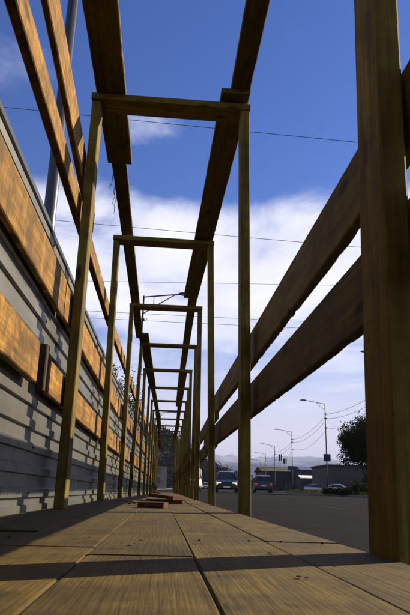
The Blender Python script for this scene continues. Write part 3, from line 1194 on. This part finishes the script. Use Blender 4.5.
# ------------------------------------------------------------------ buildings
def building(name, x0, x1, y0, y1, h, wall, roof, label, wins=(), roof_h=0.25, over=0.25, gable=False, group=None, doors=()):
    z0 = gz((y0 + y1) / 2)
    t = empty(name, ((x0 + x1) / 2, y0, z0))
    tag(t, label, 'building', group)
    w, d = x1 - x0, y1 - y0
    b = MB()
    b.box(-w / 2, w / 2, 0, d, -0.2, h)
    b.obj('wall', M[wall], t)
    b = MB()
    if gable:
        b.add([(-w / 2 - over, -over, h), (w / 2 + over, -over, h), (w / 2 + over, d + over, h), (-w / 2 - over, d + over, h),
               (-w / 2 - over, d / 2, h + roof_h), (w / 2 + over, d / 2, h + roof_h)],
              [(0, 1, 5, 4), (2, 3, 4, 5), (0, 4, 3), (1, 2, 5), (0, 3, 2, 1)])
    else:
        b.box(-w / 2 - over, w / 2 + over, -over, d + over, h + .003, h + roof_h)
    b.obj('roof', M[roof], t)
    for (wx, wz, ww, wh) in wins:
        b = MB()
        b.box(wx, wx + ww, -.05, .02, wz, wz + wh)
        f = b.obj('window', M['facade_grey'], t)
        b = MB()
        b.box(wx + .07, wx + ww / 2 - .03, -.058, -.052, wz + .07, wz + wh - .07)
        b.obj('pane', M['glass'], f)
        b = MB()
        b.box(wx + ww / 2 + .03, wx + ww - .07, -.058, -.052, wz + .07, wz + wh - .07)
        b.obj('pane', M['glass'], f)
    for (wx, ww, wh) in doors:
        b = MB()
        b.box(wx, wx + ww, -.06, .02, 0.02, wh)
        b.obj('door', M['dark_steel'], t)
    return t


building('roadside_building', 30.0, 42.0, 112, 124, 4.7, 'facade_grey', 'roof_dark', 'plain grey box building behind the roadside tree',
         [(1.5, 2.9, 1.6, 1.0), (4.0, 2.9, 1.6, 1.0)], 0.3, doors=[(-4.5, 1.2, 2.3)])
building('roadside_building', 24.2, 31.6, 150, 162, 4.6, 'facade_dark', 'roof_dark', 'low dark building with stepped roof at left of the roadside row',
         [(-3.0, 1.2, 1.2, 1.3), (-1.0, 1.2, 1.2, 1.3), (1.0, 1.2, 1.2, 1.3)], 1.3, 0.4, True)
building('roadside_building', 31.8, 41.5, 142, 152, 4.9, 'facade_dark', 'roof_blue', 'low building with blue metal roof left of the grey box',
         [(-4.0, 1.2, 1.6, 1.3), (-1.6, 1.2, 1.6, 1.3), (.8, 1.2, 1.6, 1.3), (3.0, 1.2, 1.4, 1.3)], 0.8, 0.3, True, doors=[(2.4, 1.0, 2.2)][:0])
# pale awning in front of the blue-roofed building
aw = empty('awning', (31.7, 136.5, gz(136.5)))
tag(aw, 'small white awning catching light before the dark buildings', 'awning')
b = MB()
b.add([(-1.6, -1.2, 3.0), (1.6, -1.2, 3.0), (1.6, 1.2, 3.6), (-1.6, 1.2, 3.6), (-1.6, -1.2, 2.9), (1.6, -1.2, 2.9), (1.6, 1.2, 3.5), (-1.6, 1.2, 3.5)],
      [(0, 1, 2, 3), (7, 6, 5, 4), (0, 4, 5, 1), (1, 5, 6, 2), (2, 6, 7, 3), (3, 7, 4, 0)])
b.obj('canopy', M['white_panel'], aw)
for sx in (-1.5, 1.5):
    for sy in (-1.1, 1.1):
        b = MB()
        b.tube([(sx, sy, 0), (sx, sy, 2.9 if sy < 0 else 3.4)], 0.05, 6)
        b.obj('leg', M['dark_steel'], aw)
# antennas standing on the roofs
for (x, y, zb, h, lab) in ((29.6, 156, gz(156) + 5.75, 3.3, 'antenna mast with panels on the low dark roof'),
                           (31.0, 157, gz(157) + 5.5, 2.6, 'shorter antenna mast beside the taller one on the roof')):
    t = empty('antenna_mast', (x, y, zb))
    tag(t, lab, 'antenna', 'roof antennas')
    b = MB()
    b.tube([(0, 0, -.3), (0, 0, h)], 0.07, 6)
    b.obj('mast', M['dark_steel'], t)
    for k in range(3):
        b = MB()
        a = k * 2.1
        b.box(.35 * math.cos(a) - .14, .35 * math.cos(a) + .14, .35 * math.sin(a) - .1, .35 * math.sin(a) + .1, h * .5, h * .98)
        b.box(min(0, .3 * math.cos(a)), max(0.02, .3 * math.cos(a)), .3 * math.sin(a) - .03, .3 * math.sin(a) + .03, h * .7, h * .74)
        b.obj('antenna_panel', M['dark_steel'], t)
building('far_house', -10.0, 0.9, 120, 130, 4.2, 'facade_beige', 'roof_dark', 'pale two-storey house at the far end of the walkway',
         [(-.2 + k * 1.7, z, 1.0, 1.1) for k in range(3) for z in (0.9, 2.7)] + [(-3.6, 2.7, 1.0, 1.1), (-3.6, .9, 1.0, 1.1)], 0.35, 0.35)
# cabinet by the second lamp
cb = empty('roadside_cabinet', (17.9, 88, vz(88)))
tag(cb, 'dark boxy utility cabinet left of the second lamp pole', 'cabinet')
b = MB()
b.box(-.42, .42, -.25, .25, 0.1, 1.25)
b.obj('body', M['dark_steel'], cb)
b = MB()
b.box(-.46, .46, -.29, .29, 1.253, 1.33)
b.obj('lid', M['trim'], cb)
b = MB()
b.box(-.38, .38, -.21, .21, -.02, 0.098)
b.obj('plinth', M['kerb'], cb)
b = MB()
b.box(-.36, .36, -.265, -.252, 0.2, 1.15)
dr = b.obj('door', M['dark_steel'], cb)
b = MB()
b.box(.22, .26, -.285, -.266, 0.6, 0.75)
b.obj('handle', M['galv'], dr)

# ------------------------------------------------------------------ cars (local +X is forward)
def car(loc, heading, paint, label, kind='suv', head='lamp_glass', tail='tail_off', group='cars on the road'):
    t = empty('car', loc, heading)
    tag(t, label, 'car', group)
    if kind == 'suv':
        L, W, belt, roof = 4.5, 1.82, 1.02, 1.68
        lower = [(-2.25, .45, .88, .78), (-2.18, .32, 1.00, .88), (-1.3, .26, 1.03, .91), (0, .25, 1.02, .91), (1.1, .26, 1.00, .90), (1.75, .28, .93, .87), (2.15, .34, .82, .80), (2.25, .42, .68, .70)]
        cab = [(-2.12, 1.00, 1.05, .80, .78), (-1.95, 1.0, 1.55, .82, .66), (-1.5, 1.0, 1.66, .84, .66), (0.0, 1.0, 1.68, .84, .66), (.45, 1.0, 1.60, .84, .64), (1.15, .98, 1.02, .82, .76)]
    elif kind == 'van':
        L, W, belt, roof = 5.2, 1.98, 1.25, 2.25
        lower = [(-2.6, .45, 1.2, .88), (-2.5, .32, 1.26, .96), (-1.3, .28, 1.27, .99), (0, .27, 1.26, .99), (1.5, .28, 1.22, .98), (2.1, .30, 1.10, .93), (2.5, .36, .95, .86), (2.6, .44, .75, .78)]
        cab = [(-2.55, 1.24, 1.3, .92, .90), (-2.45, 1.24, 2.18, .94, .82), (-1.8, 1.25, 2.25, .95, .82), (.6, 1.25, 2.25, .95, .82), (1.05, 1.24, 2.15, .94, .80), (1.95, 1.12, 1.18, .90, .86)]
    else:
        L, W, belt, roof = 4.4, 1.74, 0.90, 1.42
        lower = [(-2.2, .45, .80, .74), (-2.1, .30, .90, .84), (-1.3, .24, .93, .87), (0, .23, .90, .87), (1.0, .24, .87, .86), (1.6, .26, .80, .83), (2.05, .32, .70, .76), (2.2, .40, .58, .66)]
        cab = [(-1.85, .90, .94, .76, .74), (-1.25, .90, 1.34, .79, .60), (-.7, .9, 1.42, .80, .60), (.1, .9, 1.41, .80, .60), (.4, .88, 1.34, .79, .59), (1.1, .86, .88, .77, .72)]
    b = MB()
    rings = []
    for (x, z0, z1, w) in lower:
        m = (z0 + z1) / 2
        rings.append([(x, w * .86, z0), (x, w, z0 + (z1 - z0) * .25), (x, w, m + .12), (x, w * .93, z1 - .03), (x, w * .80, z1),
                      (x, -w * .80, z1), (x, -w * .93, z1 - .03), (x, -w, m + .12), (x, -w, z0 + (z1 - z0) * .25), (x, -w * .86, z0)])
    b.loft(rings)
    body = b.obj('body', M[paint], t, False)
    b = MB()
    rings = []
    for (x, z0, z1, wb, wt) in cab:
        rings.append([(x, wb, z0), (x, wb, z0 + .01), (x, (wb * .2 + wt * .8), z0 + (z1 - z0) * .82), (x, wt * .9, z1), (x, 0, z1 + .015),
                      (x, -wt * .9, z1), (x, -(wb * .2 + wt * .8), z0 + (z1 - z0) * .82), (x, -wb, z0 + .01), (x, -wb, z0)])
    b.loft(rings)
    b.obj('windows', M['glass'], t, False)
    b = MB()
    rings = []
    for (x, z0, z1, wb, wt) in cab[1:5]:
        rings.append([(x, wt * .96, z1 - .09), (x, wt * .93, z1 + .012), (x, 0, z1 + .03), (x, -wt * .93, z1 + .012), (x, -wt * .96, z1 - .09)])
    b.loft(rings)
    rf = b.obj('roof', M[paint], t, False)
    for s in (-1, 1):
        for (c0, c1, f0) in ((cab[0], cab[1], .5), (cab[4], cab[5], .5)):
            b = MB()
            b.tube([(c0[0], s * (c0[3] if c0[2] - c0[1] < .2 else c0[4]) * 1.0, c0[2]), (c1[0], s * (c1[3] if c1[2] - c1[1] < .2 else c1[4]) * 1.0, c1[2])], .055, 5)
            b.obj('pillar', M[paint], t)
    zr = .34 if kind != 'car' else .31
    for sx in (-.60, .60):
        for s in (-1, 1):
            wx, wy = sx * L / 2 * 1.0, s * (W / 2 - .12)
            b = MB()
            b.tube([(wx, wy - .11, zr), (wx, wy - .08, zr), (wx, wy + .08, zr), (wx, wy + .11, zr)], [zr * .93, zr, zr, zr * .93], 18)
            ty = b.obj('wheel', M['tyre'], t, True)
            b = MB()
            b.tube([(wx, wy + s * .09, zr), (wx, wy + s * .118, zr)], [zr * .62, zr * .58], 14)
            b.obj('rim', M['rim'], ty)
    fx, rx = L / 2, -L / 2
    zl = lower[-2][2] - .12
    for s in (-1, 1):
        b = MB()
        b.box(fx - .22, fx - .012, s * .62 - .17, s * .62 + .17, zl - .09, zl + .08)
        b.obj('headlight', M[head], t)
        b = MB()
        zt = lower[0][2] - .1
        b.box(rx - .02, rx + .14, s * .72 - .065, s * .72 + .065, zt - .06, zt + .12)
        b.obj('tail_light', M[tail], t)
        b = MB()
        b.box(cab[4][0] + .35, cab[4][0] + .47, s * (W / 2 + .03) - .09, s * (W / 2 + .03) + .09, belt + .0, belt + .14)
        b.obj('mirror', M['trim'], t)
    b = MB()
    b.box(fx - .10, fx + .035, -.78, .78, .36, .50)
    b.obj('front_bumper', M['trim'], t)
    b = MB()
    b.box(rx - .045, rx + .10, -.80, .80, .38, .54)
    b.obj('rear_bumper', M['trim'], t)
    b = MB()
    b.box(fx - .05, fx + .012, -.42, .42, zl - .10, zl + .04)
    b.obj('grille', M['trim'], t)
    b = MB()
    b.box(rx - .055, rx - .02, -.26, .26, .60, .71)
    b.obj('number_plate', M['plate'], t)
    b = MB()
    b.box(fx + .02, fx + .045, -.26, .26, .38, .49)
    b.obj('number_plate', M['plate'], t)
    if tail == 'tail_on':
        b = MB()
        b.box(cab[1][0] - .06, cab[1][0] + .02, -.17, .17, cab[1][2] - .01, cab[1][2] + .03)
        b.obj('brake_light', M[tail], t)
    return t


M['tail_off'] = simple('tail_light_lens', (0.22, 0.015, 0.012), 0.2)
HD = math.radians(90) - math.atan(VEER)
car((10.1, 63, gz(63) + .01), HD, 'paint_charcoal', 'dark grey car driving away with red tail lights lit', 'suv', tail='tail_on')
car((5.25, 51, gz(51) + .01), HD + math.pi, 'paint_black', 'black oncoming car with lit headlights between two posts', 'suv', head='headlight_on')
car((9.4, 134, gz(134) + .01), HD + math.pi, 'paint_silver', 'small silver oncoming car behind the black one', 'car', head='headlight_on')
car((2.9, 62, gz(62) + .01), HD + math.pi, 'paint_white', 'white oncoming van half hidden behind the guard posts', 'van')
car((29.2, 118, vz(118) + .01), math.radians(-20), 'paint_silver', 'leftmost of the pale cars parked before the grey box building', 'car', group='parked cars')
car((31.0, 108.5, vz(108) + .01), math.radians(-25), 'paint_white', 'rightmost of the pale cars parked before the grey box building', 'car', group='parked cars')
car((32.4, 121, vz(121) + .01), math.radians(-160), 'paint_charcoal', 'dark car parked between and behind two pale cars', 'suv', group='parked cars')

# ------------------------------------------------------------------ haze
hb = MB()
hb.box(-8900, 8900, -2900, 10400, -3.5, 470)
hazem = bpy.data.materials.new('haze_air')
hazem.use_nodes = True
hn = hazem.node_tree.nodes
hn.remove(hn['Principled BSDF'])
pv = hn.new('ShaderNodeVolumePrincipled')
pv.inputs['Color'].default_value = (0.42, 0.56, 0.95, 1)
pv.inputs['Density'].default_value = 0.00009
pv.inputs['Anisotropy'].default_value = 0.0
hazem.node_tree.links.new(pv.outputs[0], hn['Material Output'].inputs['Volume'])
hz_o = hb.obj('haze', hazem)
tag(hz_o, 'thin pale haze in the air over the road', 'haze', kind='stuff')
